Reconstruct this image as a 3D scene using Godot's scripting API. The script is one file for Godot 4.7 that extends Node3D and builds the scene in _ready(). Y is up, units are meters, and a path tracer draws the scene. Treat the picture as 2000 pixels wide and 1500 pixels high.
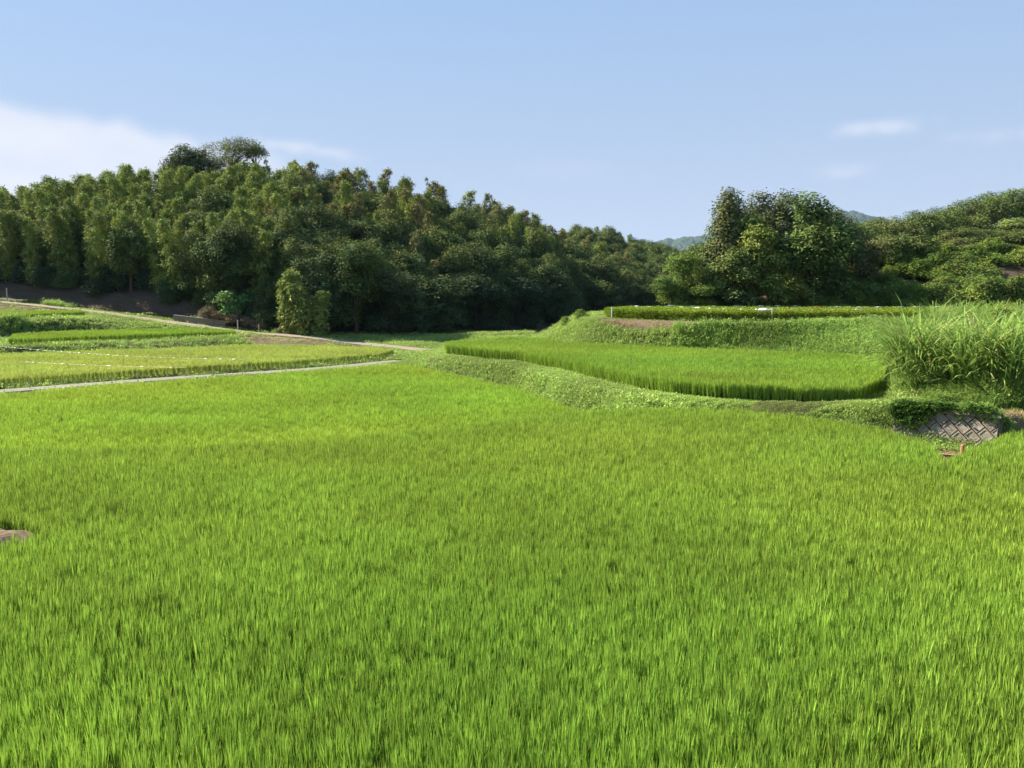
extends Node3D
# Rice terraces in a wooded valley, late summer, sun from the side.

const EYE := Vector3(0, 5.2, 0)
var rng := RandomNumberGenerator.new()
var noise := FastNoiseLite.new()
var fine := FastNoiseLite.new()
var used := {}
var mats := {}

# ---------------------------------------------------------------- helpers
class Buf:
	var v := PackedVector3Array()
	var c := PackedColorArray()
	func tri(a: Vector3, b: Vector3, d: Vector3, col: Color) -> void:
		v.append(a); v.append(b); v.append(d)
		c.append(col); c.append(col); c.append(col)
	func quad(a: Vector3, b: Vector3, d: Vector3, e: Vector3, col: Color) -> void:
		tri(a, b, d, col); tri(a, d, e, col)
	func box(o: Vector3, s: Vector3, b: Basis, col: Color) -> void:
		var p: Array[Vector3] = []
		for i in 8:
			p.append(o + b * Vector3(s.x * (0.5 if i & 1 else -0.5), s.y * (0.5 if i & 2 else -0.5), s.z * (0.5 if i & 4 else -0.5)))
		quad(p[0], p[2], p[3], p[1], col); quad(p[4], p[5], p[7], p[6], col)
		quad(p[0], p[4], p[6], p[2], col); quad(p[1], p[3], p[7], p[5], col)
		quad(p[2], p[6], p[7], p[3], col); quad(p[0], p[1], p[5], p[4], col)
	func tube(pts: Array, radii: Array, sides: int, col: Color) -> void:
		for i in pts.size() - 1:
			var a: Vector3 = pts[i]
			var b: Vector3 = pts[i + 1]
			var d := (b - a).normalized()
			var x := d.cross(Vector3(0.31, 0.2, 0.93)).normalized()
			var y := d.cross(x)
			for k in sides:
				var t0 := TAU * k / sides
				var t1 := TAU * (k + 1) / sides
				var n0 := x * cos(t0) + y * sin(t0)
				var n1 := x * cos(t1) + y * sin(t1)
				quad(a + n0 * radii[i], a + n1 * radii[i], b + n1 * radii[i + 1], b + n0 * radii[i + 1], col)
	func mesh(m: Material) -> ArrayMesh:
		var arr := []
		arr.resize(Mesh.ARRAY_MAX)
		arr[Mesh.ARRAY_VERTEX] = v
		arr[Mesh.ARRAY_COLOR] = c
		var am := ArrayMesh.new()
		am.add_surface_from_arrays(Mesh.PRIMITIVE_TRIANGLES, arr)
		am.surface_set_material(0, m)
		return am

func named(called: String) -> String:
	if not used.has(called):
		used[called] = 0
		return called
	used[called] += 1
	return "%s_%03d" % [called, used[called]]

func tag(o: Node, label: String, category := "", group := "", kind := "") -> Node:
	if label: o.set_meta("label", label)
	if category: o.set_meta("category", category)
	if group: o.set_meta("group", group)
	if kind: o.set_meta("kind", kind)
	return o

func put(called: String, mesh: Mesh, parent: Node = null) -> MeshInstance3D:
	var o := MeshInstance3D.new()
	o.name = called if parent else named(called)
	o.mesh = mesh
	(parent if parent else self).add_child(o, true)
	return o

func thing(called: String, at: Vector3, turn := 0.0) -> Node3D:
	var o := Node3D.new()
	o.name = named(called)
	add_child(o)
	o.position = at
	o.rotation.y = turn
	return o

func vary(c: Color, amount: float, hue := 0.0) -> Color:
	var k := 1.0 + rng.randf_range(-amount, amount)
	var h := rng.randf_range(-hue, hue)
	return Color(maxf(c.r * (k + h), 0.002), maxf(c.g * k, 0.002), maxf(c.b * (k - h * 0.5), 0.002))

func around(r := 1.0) -> Vector3:
	var z := rng.randf_range(-1, 1)
	var a := rng.randf() * TAU
	var s := sqrt(1 - z * z)
	return Vector3(s * cos(a), z, s * sin(a)) * r

func leaf_mat(rough := 0.6, back := 0.5, spec := 0.3) -> StandardMaterial3D:
	var m := StandardMaterial3D.new()
	m.vertex_color_use_as_albedo = true
	m.roughness = rough
	m.metallic_specular = spec
	m.cull_mode = BaseMaterial3D.CULL_DISABLED
	if back > 0:
		m.backlight_enabled = true
		m.backlight = Color(back, back, back)
	return m

func dirt_mat(tint: Color, scale: float, relief: float) -> StandardMaterial3D:
	# vertex colour times a mottled grain
	var m := StandardMaterial3D.new()
	m.vertex_color_use_as_albedo = true
	m.albedo_color = tint
	m.roughness = 0.95
	m.metallic_specular = 0.2
	var n := FastNoiseLite.new()
	n.seed = 5
	n.frequency = 0.02
	n.fractal_octaves = 5
	n.fractal_gain = 0.62
	var t := NoiseTexture2D.new()
	t.width = 512; t.height = 512; t.seamless = true; t.noise = n
	var g := Gradient.new()
	g.set_color(0, Color(0.55, 0.53, 0.5)); g.set_color(1, Color(1, 1, 1))
	t.color_ramp = g
	m.albedo_texture = t
	m.uv1_triplanar = true
	m.uv1_world_triplanar = true
	m.uv1_scale = Vector3.ONE * scale
	var tb := NoiseTexture2D.new()
	tb.width = 512; tb.height = 512; tb.seamless = true; tb.noise = n; tb.as_normal_map = true; tb.bump_strength = relief
	m.normal_enabled = true
	m.normal_texture = tb
	return m

# a narrow leaf blade as a bent ribbon
func blade(b: Buf, base: Vector3, dir: float, lean: float, droop: float, length: float, width: float, col: Color, segs := 3, face := 0.0) -> void:
	var out := Vector3(cos(dir), 0, sin(dir))
	var side := Vector3(-sin(dir + face), 0, cos(dir + face))
	var p := base
	var ang := lean
	var w0 := width * 0.7
	var step := length / segs
	for i in segs:
		var q := p + (out * sin(ang) + Vector3.UP * cos(ang)) * step
		var w1 := width * (1.0 if i == 0 else 0.75) if i < segs - 1 else 0.0
		if w1 > 0:
			b.quad(p - side * w0 * 0.5, p + side * w0 * 0.5, q + side * w1 * 0.5, q - side * w1 * 0.5, col)
		else:
			b.tri(p - side * w0 * 0.5, p + side * w0 * 0.5, q, col)
		p = q; w0 = w1
		ang += droop / segs

# a pointed leaf as two triangles folded on the midrib
func leaf(b: Buf, at: Vector3, along: Vector3, nrm: Vector3, len: float, wid: float, col: Color) -> void:
	var s := along.cross(nrm).normalized() * wid * 0.5
	var tip := at + along * len
	var mid := at + along * len * 0.45
	var lift := nrm * wid * 0.12
	b.tri(at, mid + s + lift, tip, col)
	b.tri(at, tip, mid - s + lift, col)

func scatter(called: String, meshes: Array, xf: Array, cols: Array, parent: Node = null) -> Array:
	# one MultiMesh for each variant, all children of one node
	var holder := parent
	if holder == null:
		holder = Node3D.new(); holder.name = named(called); add_child(holder)
	var per := []
	for k in meshes.size(): per.append([])
	for i in xf.size(): per[i % meshes.size()].append(i)
	for k in meshes.size():
		if per[k].is_empty(): continue
		var mm := MultiMesh.new()
		mm.transform_format = MultiMesh.TRANSFORM_3D
		mm.use_colors = true
		mm.mesh = meshes[k]
		mm.instance_count = per[k].size()
		for j in per[k].size():
			mm.set_instance_transform(j, xf[per[k][j]])
			mm.set_instance_color(j, cols[per[k][j]])
		var o := MultiMeshInstance3D.new()
		o.name = "clump"
		o.multimesh = mm
		holder.add_child(o, true)
		o.set_meta("kind", "stuff")
	return [holder]

func in_view(x: float, z: float, margin := 5.0) -> bool:
	return z < -4.0 and absf(x) < -z * 0.64 + margin

# ---------------------------------------------------------------- the lie of the land
# each plateau: level, outline (x, z)
var paddy_near := PackedVector2Array([Vector2(-8, -4.8), Vector2(-20, -14), Vector2(-22, -20.7), Vector2(-13.3, -21.05), Vector2(-8.8, -21.5), Vector2(-4.35, -23), Vector2(-0.8, -25.3), Vector2(2.1, -28), Vector2(5.4, -28.7), Vector2(7.9, -27.9), Vector2(9.8, -26.5), Vector2(11.1, -23.9), Vector2(11.2, -21.8), Vector2(10.8, -20.4), Vector2(10.2, -19.4), Vector2(11.6, -20.7), Vector2(14.0, -23.1), Vector2(14.9, -23.7), Vector2(17.7, -25.6), Vector2(21, -26.5), Vector2(21, -14), Vector2(8, -4.8)])
var paddy_low := PackedVector2Array([Vector2(-30, -21.3), Vector2(-13.3, -21.7), Vector2(-4.35, -23.6), Vector2(-0.8, -25.9), Vector2(2.1, -28.6), Vector2(2.36, -31.4), Vector2(0.29, -38.1), Vector2(-2.75, -43.9), Vector2(-5.38, -48.4), Vector2(-6.7, -50.4), Vector2(-11.5, -46.2), Vector2(-17.9, -40.9), Vector2(-22.4, -36.2), Vector2(-30, -30)])
var paddy_mid := PackedVector2Array([Vector2(-4.0, -50.2), Vector2(-1.5, -47.2), Vector2(0.4, -45.0), Vector2(2.2, -41.2), Vector2(3.5, -37), Vector2(4.9, -33.2), Vector2(6.0, -31.0), Vector2(7.4, -29.7), Vector2(10.2, -28.4), Vector2(12.0, -28.5), Vector2(14.3, -31.8), Vector2(18.5, -40.5), Vector2(19.0, -41.6), Vector2(14, -45.1), Vector2(9.1, -48.8), Vector2(3.3, -52.6), Vector2(2.5, -56.5), Vector2(0, -58.3), Vector2(-2.7, -55.8), Vector2(-4.2, -52.8)])
var paddy_upper := PackedVector2Array([Vector2(6.9, -56.2), Vector2(8.6, -53.6), Vector2(11.1, -51.3), Vector2(15.4, -49.7), Vector2(19.7, -48.9), Vector2(25, -48.8), Vector2(30, -49), Vector2(30, -57), Vector2(22, -60.5), Vector2(12, -63.5), Vector2(8.6, -62), Vector2(6.8, -59)])
var paddy_pale := PackedVector2Array([Vector2(-31, -38.2), Vector2(-26.4, -41.4), Vector2(-21.1, -46.7), Vector2(-14, -52.5), Vector2(-9.5, -58.6), Vector2(-9, -62), Vector2(-15, -66.6), Vector2(-21.8, -67.2), Vector2(-27.3, -62.5), Vector2(-36.4, -58.4), Vector2(-44, -54)])
var paddy_step := PackedVector2Array([Vector2(-37, -60.6), Vector2(-30.9, -66.2), Vector2(-24.2, -72), Vector2(-25.2, -74.2), Vector2(-33.4, -76.4), Vector2(-38.5, -72.9), Vector2(-40.5, -67)])
var paddy_top := PackedVector2Array([Vector2(-47, -68.5), Vector2(-42.3, -70.2), Vector2(-40.9, -79.0), Vector2(-43.0, -81.0), Vector2(-50.3, -80.8), Vector2(-58, -74)])
var bare_bund := PackedVector2Array([Vector2(-13, -15.1), Vector2(-9.3, -14.7), Vector2(-8.2, -13.9), Vector2(-8.7, -13.2), Vector2(-13, -12.6)])
var road_low := [Vector3(-32, 0.2, -33.3), Vector3(-25.2, 0.2, -40.2), Vector3(-19.9, 0.2, -45.5), Vector3(-12.8, 0.2, -51.4), Vector3(-7.9, 0.2, -57.6)]
var road_rise := [Vector3(-5.5, 0.25, -66.2), Vector3(-7.1, 0.25, -67.2), Vector3(-13.0, 0.5, -71.6), Vector3(-17.5, 0.9, -73.4), Vector3(-21.2, 1.1, -74.8), Vector3(-24.6, 1.22, -76.6), Vector3(-33.3, 2.0, -80.6), Vector3(-43.7, 3.03, -84.6), Vector3(-54.5, 3.85, -88.4), Vector3(-68.2, 4.64, -92.4), Vector3(-90, 5.6, -97)]
var plateaus := []
var gx := PackedFloat32Array()
var gz := PackedFloat32Array()
var gh := PackedFloat32Array()

func grown(poly: PackedVector2Array, by: float) -> PackedVector2Array:
	var r := Geometry2D.offset_polygon(poly, by)
	return r[0]

func lay_out() -> void:
	plateaus = [
		[1.02, bare_bund], [0.5, grown(paddy_near, 0.15)], [0.0, grown(paddy_low, 0.2)], [1.24, grown(paddy_mid, 0.45)],
		[3.24, PackedVector2Array([Vector2(5.8, -56), Vector2(7.9, -52.9), Vector2(10.6, -50.4), Vector2(15.2, -48.9), Vector2(19.7, -48.1), Vector2(26, -48), Vector2(34, -48), Vector2(38, -59), Vector2(25, -64), Vector2(8, -69), Vector2(5.5, -63)])],
		[0.25, grown(paddy_pale, 0.3)], [1.1, grown(paddy_step, 0.6)], [2.6, grown(paddy_top, 0.8)],
		[0.42, PackedVector2Array([Vector2(11.85, -25.75), Vector2(14.1, -23.62), Vector2(14.0, -23.3), Vector2(12.3, -21.6), Vector2(11.2, -21.6), Vector2(11.15, -24.3)])],
		[1.42, PackedVector2Array([Vector2(8.6, -28.3), Vector2(10.6, -27.75), Vector2(11.5, -27.45), Vector2(14.7, -24.3), Vector2(15.8, -25.2), Vector2(14.2, -27.4), Vector2(12.4, -28.1), Vector2(10.2, -27.8)])],
		[1.75, PackedVector2Array([Vector2(14.2, -30.2), Vector2(15.4, -27), Vector2(19, -27.2), Vector2(32, -31), Vector2(32, -36), Vector2(19, -37)])],
		[2.9, PackedVector2Array([Vector2(22, -44), Vector2(22, -41), Vector2(34, -40), Vector2(40, -46), Vector2(26, -47.4)])],
		[3.6, PackedVector2Array([Vector2(-60, 6), Vector2(-60, -1.6), Vector2(60, -1.6), Vector2(60, 6)])],
	]
	for p in plateaus:
		var r := Rect2(p[1][0], Vector2.ZERO)
		for q in p[1]: r = r.expand(q)
		p.append(r)

func land(x: float, z: float) -> float:
	var q := Vector2(x, z)
	var sum := 0.02
	var total := 0.02 * 0.4
	for p in plateaus:
		var r: Rect2 = p[2]
		var far := maxf(maxf(r.position.x - x, x - r.end.x), maxf(r.position.y - z, z - r.end.y))
		if far > 14.0: continue
		var poly: PackedVector2Array = p[1]
		if far <= 0.0 and Geometry2D.is_point_in_polygon(q, poly): return p[0]
		var best := 1e9
		for i in poly.size():
			best = minf(best, q.distance_squared_to(Geometry2D.get_closest_point_to_segment(q, poly[i], poly[(i + 1) % poly.size()])))
		var w := 1.0 / (best + 0.01)
		sum += w
		total += w * p[0]
	for road in [road_low, road_rise]:
		for i in road.size() - 1:
			var a := Vector2(road[i].x, road[i].z)
			var b := Vector2(road[i + 1].x, road[i + 1].z)
			var c := Geometry2D.get_closest_point_to_segment(q, a, b)
			var d := maxf(q.distance_to(c) - 1.15, 0.0)
			if d > 12: continue
			var y := lerpf(road[i].y, road[i + 1].y, a.distance_to(c) / a.distance_to(b)) - 0.05
			if d <= 0.0: return y
			var w := 1.0 / (d * d + 0.01)
			sum += w
			total += w * y
	var h := total / sum
	return h + noise.get_noise_2d(x * 9, z * 9) * 0.12

func axis(far: Array, a: float, b: float, step: float, far2: Array) -> PackedFloat32Array:
	var r := PackedFloat32Array(far)
	var n := int(round((b - a) / step))
	for i in n + 1: r.append(a + i * step)
	for f in far2: r.append(f)
	return r

func height(x: float, z: float) -> float:
	var i := clampi(gx.bsearch(x, false) - 1, 0, gx.size() - 2)
	var j := clampi(gz.bsearch(z, false) - 1, 0, gz.size() - 2)
	var u := clampf((x - gx[i]) / (gx[i + 1] - gx[i]), 0, 1)
	var v := clampf((z - gz[j]) / (gz[j + 1] - gz[j]), 0, 1)
	var n := gx.size()
	return lerpf(lerpf(gh[j * n + i], gh[j * n + i + 1], u), lerpf(gh[(j + 1) * n + i], gh[(j + 1) * n + i + 1], u), v)

# bare or strawy earth, where the photograph shows it
var bare := []
func bareness(x: float, z: float) -> float:
	var q := Vector2(x, z)
	var best := 0.0
	for b in bare:
		var r: Rect2 = b[1]
		if not r.has_point(q): continue
		if Geometry2D.is_point_in_polygon(q, b[0]): best = maxf(best, b[2])
	return best

func add_bare(poly: PackedVector2Array, share: float) -> void:
	var r := Rect2(poly[0], Vector2.ZERO)
	for q in poly: r = r.expand(q)
	bare.append([poly, r, share])

func make_ground() -> void:
	lay_out()
	add_bare(bare_bund, 1.0)
	add_bare(PackedVector2Array([Vector2(-25.5, -72.6), Vector2(-23, -75.2), Vector2(-17, -72.6), Vector2(-11, -69.6), Vector2(-13, -67.6), Vector2(-18, -68.2), Vector2(-22, -69.5)]), 0.82)
	add_bare(PackedVector2Array([Vector2(6.2, -55.6), Vector2(8.4, -53.4), Vector2(11, -51.2), Vector2(15.2, -49.6), Vector2(18.0, -49.2), Vector2(18.0, -48.7), Vector2(15.2, -48.45), Vector2(10.5, -49.9), Vector2(7.1, -52.4), Vector2(5.6, -55)]), 0.9)
	add_bare(PackedVector2Array([Vector2(10.6, -27.6), Vector2(12.6, -26.7), Vector2(14.3, -25.4), Vector2(15.6, -25.6), Vector2(14.8, -26.6), Vector2(12.8, -27.6)]), 0.55)
	add_bare(PackedVector2Array([Vector2(12.2, -28.4), Vector2(13.4, -27.3), Vector2(14.6, -28.2), Vector2(13.6, -29.6)]), 0.45)
	add_bare(PackedVector2Array([Vector2(14.2, -24.6), Vector2(15.2, -25.8), Vector2(17.2, -26.6), Vector2(18, -26.2), Vector2(15.4, -24.3)]), 0.85)
	add_bare(PackedVector2Array([Vector2(11.2, -24.9), Vector2(14.0, -23.5), Vector2(10.3, -19.6), Vector2(11, -21.4)]), 0.9)
	add_bare(PackedVector2Array([Vector2(3.4, -51.9), Vector2(9.2, -48.1), Vector2(14.1, -44.4), Vector2(14.4, -45.0), Vector2(9.4, -48.9), Vector2(3.6, -52.8)]), 0.7)
	add_bare(PackedVector2Array([Vector2(-48, -86.2), Vector2(-60, -90), Vector2(-60, -86), Vector2(-46, -82), Vector2(-44, -83)]), 0.7)
	gx = axis([-6000, -3000, -900, -300, -160, -110], -86, 9, 0.5, [])
	gx.append_array(axis([], 9.25, 16, 0.25, []))
	gx.append_array(axis([], 16.5, 60, 0.5, [70, 100, 180, 400, 1200, 3000, 6000]))
	gz = axis([-7000, -3500, -1500, -600, -300, -200, -150], -112, -29, 0.5, [])
	gz.append_array(axis([], -28.75, -20, 0.25, []))
	gz.append_array(axis([], -19.5, 5, 0.5, [20, 100, 600]))
	var n := gx.size()
	gh.resize(n * gz.size())
	var cols := PackedColorArray()
	cols.resize(n * gz.size())
	var pos := PackedVector3Array()
	pos.resize(n * gz.size())
	var earth := Color(0.25, 0.19, 0.135)
	var sod := Color(0.1, 0.12, 0.04)
	for j in gz.size():
		for i in n:
			var x := gx[i]
			var z := gz[j]
			var near := x > -90 and x < 64 and z > -114 and z < 8
			var h := land(x, z) if near and (in_view(x, z, 12) or z > -6) else 0.3
			gh[j * n + i] = h
			pos[j * n + i] = Vector3(x, h, z)
			var b := bareness(x, z) if near else 0.0
			var k := sod.lerp(earth, clampf(b + fine.get_noise_2d(x * 20, z * 20) * 0.35 * (1.0 if b > 0.1 else 0.3), 0, 1))
			cols[j * n + i] = k
	var idx := PackedInt32Array()
	for j in gz.size() - 1:
		for i in n - 1:
			var a := j * n + i
			idx.append_array([a, a + 1, a + n, a + 1, a + n + 1, a + n])
	var st := SurfaceTool.new()
	var arr := []
	arr.resize(Mesh.ARRAY_MAX)
	arr[Mesh.ARRAY_VERTEX] = pos
	arr[Mesh.ARRAY_COLOR] = cols
	arr[Mesh.ARRAY_INDEX] = idx
	st.create_from_arrays(arr)
	st.generate_normals()
	var m := st.commit()
	m.surface_set_material(0, mats.soil)
	tag(put("ground", m), "", "", "", "structure")

func ribbon(called: String, pts: Array, width: float, col: Color, mat: Material, label: String) -> void:
	var curve := Curve3D.new()
	for i in pts.size():
		var t: Vector3 = (pts[mini(i + 1, pts.size() - 1)] - pts[maxi(i - 1, 0)]) / 6.0
		curve.add_point(pts[i], -t, t)
	var p := curve.tessellate_even_length(5, 0.8)
	var b := Buf.new()
	var prev := []
	for i in p.size():
		var d := (p[mini(i + 1, p.size() - 1)] - p[maxi(i - 1, 0)]) * Vector3(1, 0, 1)
		var s := d.normalized().cross(Vector3.UP) * (width * 0.5 + fine.get_noise_1d(i * 14.0) * width * 0.06)
		var row := [p[i] - s + Vector3(0, -0.12, 0), p[i] - s + Vector3(0, 0.03, 0), p[i] + Vector3(0, 0.05, 0), p[i] + s + Vector3(0, 0.03, 0), p[i] + s + Vector3(0, -0.12, 0)]
		if i > 0:
			for k in 4: b.quad(prev[k], row[k], row[k + 1], prev[k + 1], vary(col, 0.08))
		prev = row
	tag(put(called, b.mesh(mat)), label, "", "", "structure")

# ---------------------------------------------------------------- lofted hills
class Loft:
	var rows := []   # each an Array of Vector3, all of one length
	func at(s: float, t: float) -> Vector3:
		var nr := rows.size() - 1
		var nc: int = rows[0].size() - 1
		var j := clampi(int(t * nr), 0, nr - 1)
		var i := clampi(int(s * nc), 0, nc - 1)
		var v := t * nr - j
		var u := s * nc - i
		var r := []
		for k in [j, j + 1]:
			var c: Array = rows[k]
			var a: Vector3 = c[i]
			var b: Vector3 = c[i + 1]
			r.append(a.cubic_interpolate(b, c[maxi(i - 1, 0)], c[mini(i + 2, nc)], u))
		return r[0].lerp(r[1], v)

func loft_mesh(called: String, l: Loft, nu: int, nv: int, bump: float, col: Color, mat: Material) -> void:
	var st := SurfaceTool.new()
	st.begin(Mesh.PRIMITIVE_TRIANGLES)
	for j in nv + 1:
		for i in nu + 1:
			var p := l.at(float(i) / nu, float(j) / nv)
			p.y += fine.get_noise_2d(p.x * 6, p.z * 6) * bump
			st.set_color(vary(col, 0.15))
			st.add_vertex(p)
	for j in nv:
		for i in nu:
			var a := j * (nu + 1) + i
			for k in [a, a + nu + 1, a + 1, a + 1, a + nu + 1, a + nu + 2]: st.add_index(k)
	st.generate_normals()
	var m := st.commit()
	m.surface_set_material(0, mat)
	tag(put(called, m), "", "", "", "structure")

# ---------------------------------------------------------------- plants
func rice_clump(n: int, tall: float, spread: float, wid: float, col: Color, droop := 0.5) -> ArrayMesh:
	# a hill of rice: upright tillers, their leaf tips ending near one height
	var b := Buf.new()
	for i in n:
		var a := rng.randf() * TAU
		var r := sqrt(rng.randf()) * spread
		var tip := tall * rng.randf_range(0.74, 1.04)
		var length := minf(rng.randf_range(0.16, 0.36), tip)
		if i % 5 == 0: length = tip
		var base := Vector3(cos(a) * r, tip - length, sin(a) * r)
		if i % 5 == 0: base = Vector3(cos(a) * r * 0.5, 0, sin(a) * r * 0.5)
		blade(b, base, a + rng.randf_range(-0.9, 0.9), rng.randf_range(0.0, 0.17), rng.randf_range(0.0, droop), length, wid * rng.randf_range(0.7, 1.2), vary(col, 0.34, 0.06), 3, rng.randf_range(-1.4, 1.4))
	return b.mesh(mats.rice)

func plant_paddy(called: String, label: String, poly: PackedVector2Array, level: float, row: float, gap: float, turn: float, clumps: Array, tint: Color, hole: PackedVector2Array, grow := 1.0, skip := 0.01) -> void:
	var xf := []
	var cols := []
	var r := Rect2(poly[0], Vector2.ZERO)
	for q in poly: r = r.expand(q)
	var c := r.get_center()
	var half := r.size.length() * 0.5
	var cs := cos(turn)
	var sn := sin(turn)
	var u := -half
	while u < half:
		var v := -half
		while v < half:
			var x := c.x + (u + rng.randf_range(-0.05, 0.05)) * cs - v * sn
			var z := c.y + u * sn + (v + rng.randf_range(-0.04, 0.04)) * cs
			v += gap
			if not in_view(x, z): continue
			var q := Vector2(x, z)
			if not Geometry2D.is_point_in_polygon(q, poly): continue
			if hole.size() > 0 and Geometry2D.is_point_in_polygon(q, hole): continue
			if rng.randf() < skip: continue
			var g := noise.get_noise_2d(x * 7, z * 11)
			var s := grow * (1.0 + g * 0.14 + rng.randf_range(-0.09, 0.09))
			var b := Basis(Vector3.UP, rng.randf() * TAU).scaled(Vector3(s, s * rng.randf_range(0.93, 1.07), s))
			b = Basis(Vector3(1, 0, 0.4).normalized(), fine.get_noise_2d(x * 9, z * 9) * 0.16) * b
			xf.append(Transform3D(b, Vector3(x, level - 0.02, z)))
			var k := 1.0 + fine.get_noise_2d(x * 4, z * 6) * 0.2 + rng.randf_range(-0.15, 0.15)
			cols.append(Color(tint.r * k * (1.0 + noise.get_noise_2d(x * 3 + 90, z * 5) * 0.14), tint.g * k, tint.b * k))
		u += row
	for i in poly.size():
		var p0 := poly[i]
		var p1 := poly[(i + 1) % poly.size()]
		var n := int(p0.distance_to(p1) / gap)
		for k in n:
			var q := p0.lerp(p1, (k + rng.randf_range(-0.2, 0.2)) / n)
			if not in_view(q.x, q.y): continue
			if hole.size() > 0 and Geometry2D.is_point_in_polygon(q, hole): continue
			var s := grow * rng.randf_range(0.92, 1.06)
			xf.append(Transform3D(Basis(Vector3.UP, rng.randf() * TAU).scaled(Vector3(s, s, s)), Vector3(q.x, level - 0.02, q.y)))
			var kk := rng.randf_range(0.85, 1.12)
			cols.append(Color(tint.r * kk, tint.g * kk, tint.b * kk))
	var h: Node = scatter(called, clumps, xf, cols)[0]
	tag(h, label, "rice", "", "stuff")
	print(called, " ", xf.size())

func tuft(n: int, tall: float, spread: float, wid: float, col: Color, droop: float, mat: Material, leafy := 0) -> ArrayMesh:
	var b := Buf.new()
	for i in n:
		var a := rng.randf() * TAU
		var r := sqrt(rng.randf()) * spread
		blade(b, Vector3(cos(a) * r, 0, sin(a) * r), rng.randf() * TAU, rng.randf_range(0.05, 0.5), rng.randf_range(0.2, droop), tall * rng.randf_range(0.5, 1.1), wid * rng.randf_range(0.6, 1.3), vary(col, 0.25, 0.15), 3, rng.randf_range(-1, 1))
	for i in leafy:
		var a := rng.randf() * TAU
		var p := Vector3(cos(a), 0, sin(a)) * rng.randf() * spread * 1.2 + Vector3(0, tall * rng.randf_range(0.2, 0.75), 0)
		var d := (Vector3(cos(a), 0.2, sin(a)) + around(0.7)).normalized()
		leaf(b, p, d, (Vector3.UP + around(0.5)).normalized(), rng.randf_range(0.06, 0.14), rng.randf_range(0.05, 0.09), vary(col, 0.3, 0.1))
	return b.mesh(mat)

func broadleaf(lobes: Array, leaves: int, size: float, col: Color, mat: Material, flat := 0.5, hang := 0.25) -> ArrayMesh:
	# lobes: [centre, radius vector]; leaves on and within each lobe's surface
	var b := Buf.new()
	var total := 0.0
	for l in lobes: total += l[1].x * l[1].z + l[1].x * l[1].y
	for l in lobes:
		var n := int(leaves * (l[1].x * l[1].z + l[1].x * l[1].y) / total)
		var base := vary(col, 0.16, 0.10)
		var i := 0
		while i < n:
			# twigs carry a handful of leaves each
			var d := around()
			if d.y < -0.55: d.y = -d.y
			var r := rng.randf_range(0.55, 1.06)
			var p: Vector3 = l[0] + d * l[1] * r
			var nrm := (d * (1.0 - flat) + Vector3.UP * flat + around(0.45)).normalized()
			var m := rng.randi_range(4, 8)
			var tone := vary(base, 0.2, 0.08)
			for k in m:
				var q := p + around(size * 1.5)
				var al := around()
				al = (al - nrm * al.dot(nrm)).normalized()
				al = (al + Vector3.DOWN * hang + d * 0.3).normalized()
				leaf(b, q, al, (nrm + around(0.4)).normalized(), size * rng.randf_range(0.8, 1.35), size * rng.randf_range(0.5, 0.8), vary(tone, 0.18, 0.05))
			i += m
	return b.mesh(mat)

func trunk_mesh(tall: float, radius: float, lobes: Array, col: Color) -> ArrayMesh:
	var b := Buf.new()
	var sway := around(0.25)
	var pts := [Vector3(0, -0.6, 0)]
	var rad := [radius * 1.35]
	for i in 5:
		var t := (i + 1) / 5.0
		pts.append(Vector3(sway.x * sin(t * 3.0), tall * t, sway.z * sin(t * 2.3)))
		rad.append(radius * (1.0 - 0.62 * t))
	b.tube(pts, rad, 7, col)
	for l in lobes:
		var to: Vector3 = l[0]
		var h := clampf(to.y - Vector2(to.x, to.z).length() * 0.8, tall * 0.25, tall * 0.9)
		var from := Vector3(sway.x * sin(h / tall * 3.0), h, sway.z * sin(h / tall * 2.3))
		to = from.lerp(to, 0.72)
		var mid := from.lerp(to, 0.55) + Vector3(0, 0.15, 0) + around(0.15)
		b.tube([from, mid, to], [radius * 0.45, radius * 0.27, radius * 0.1], 5, vary(col, 0.1))
	return b.mesh(mats.bark)

func crown_lobes(tall: float, wide: float, shape: String, n: int) -> Array:
	var r := []
	for i in n:
		var a := i * 2.4 + rng.randf_range(-0.4, 0.4)
		var t := (i + 0.5) / n
		var y := 0.0
		var off := 0.0
		var s := 0.0
		match shape:
			"cone":
				y = tall * (0.2 + 0.72 * t)
				off = wide * 0.34 * (1.0 - t * 0.9)
				s = wide * (0.31 - 0.1 * t)
			"flat":
				y = tall * rng.randf_range(0.5, 0.95)
				off = wide * 0.42 * sqrt(rng.randf())
				s = wide * rng.randf_range(0.15, 0.23)
			"low":
				y = tall * (0.18 + 0.6 * rng.randf())
				off = wide * 0.36 * sqrt(rng.randf()) * (1.1 - 0.4 * y / tall)
				s = wide * rng.randf_range(0.17, 0.26)
			_:
				y = tall * (0.3 + 0.56 * t)
				off = wide * 0.37 * sin(PI * clampf(0.25 + 0.62 * t, 0, 1))
				s = wide * rng.randf_range(0.16, 0.24)
		r.append([Vector3(cos(a) * off, y, sin(a) * off), Vector3(s, s * (0.5 if shape == "flat" else 0.85), s)])
	if shape == "cone": r.append([Vector3(0, tall * 0.95, 0), Vector3(wide * 0.14, tall * 0.07, wide * 0.14)])
	if shape == "": r.append([Vector3(0, tall * 0.62, 0), Vector3(wide * 0.3, tall * 0.26, wide * 0.3)])
	return r

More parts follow.
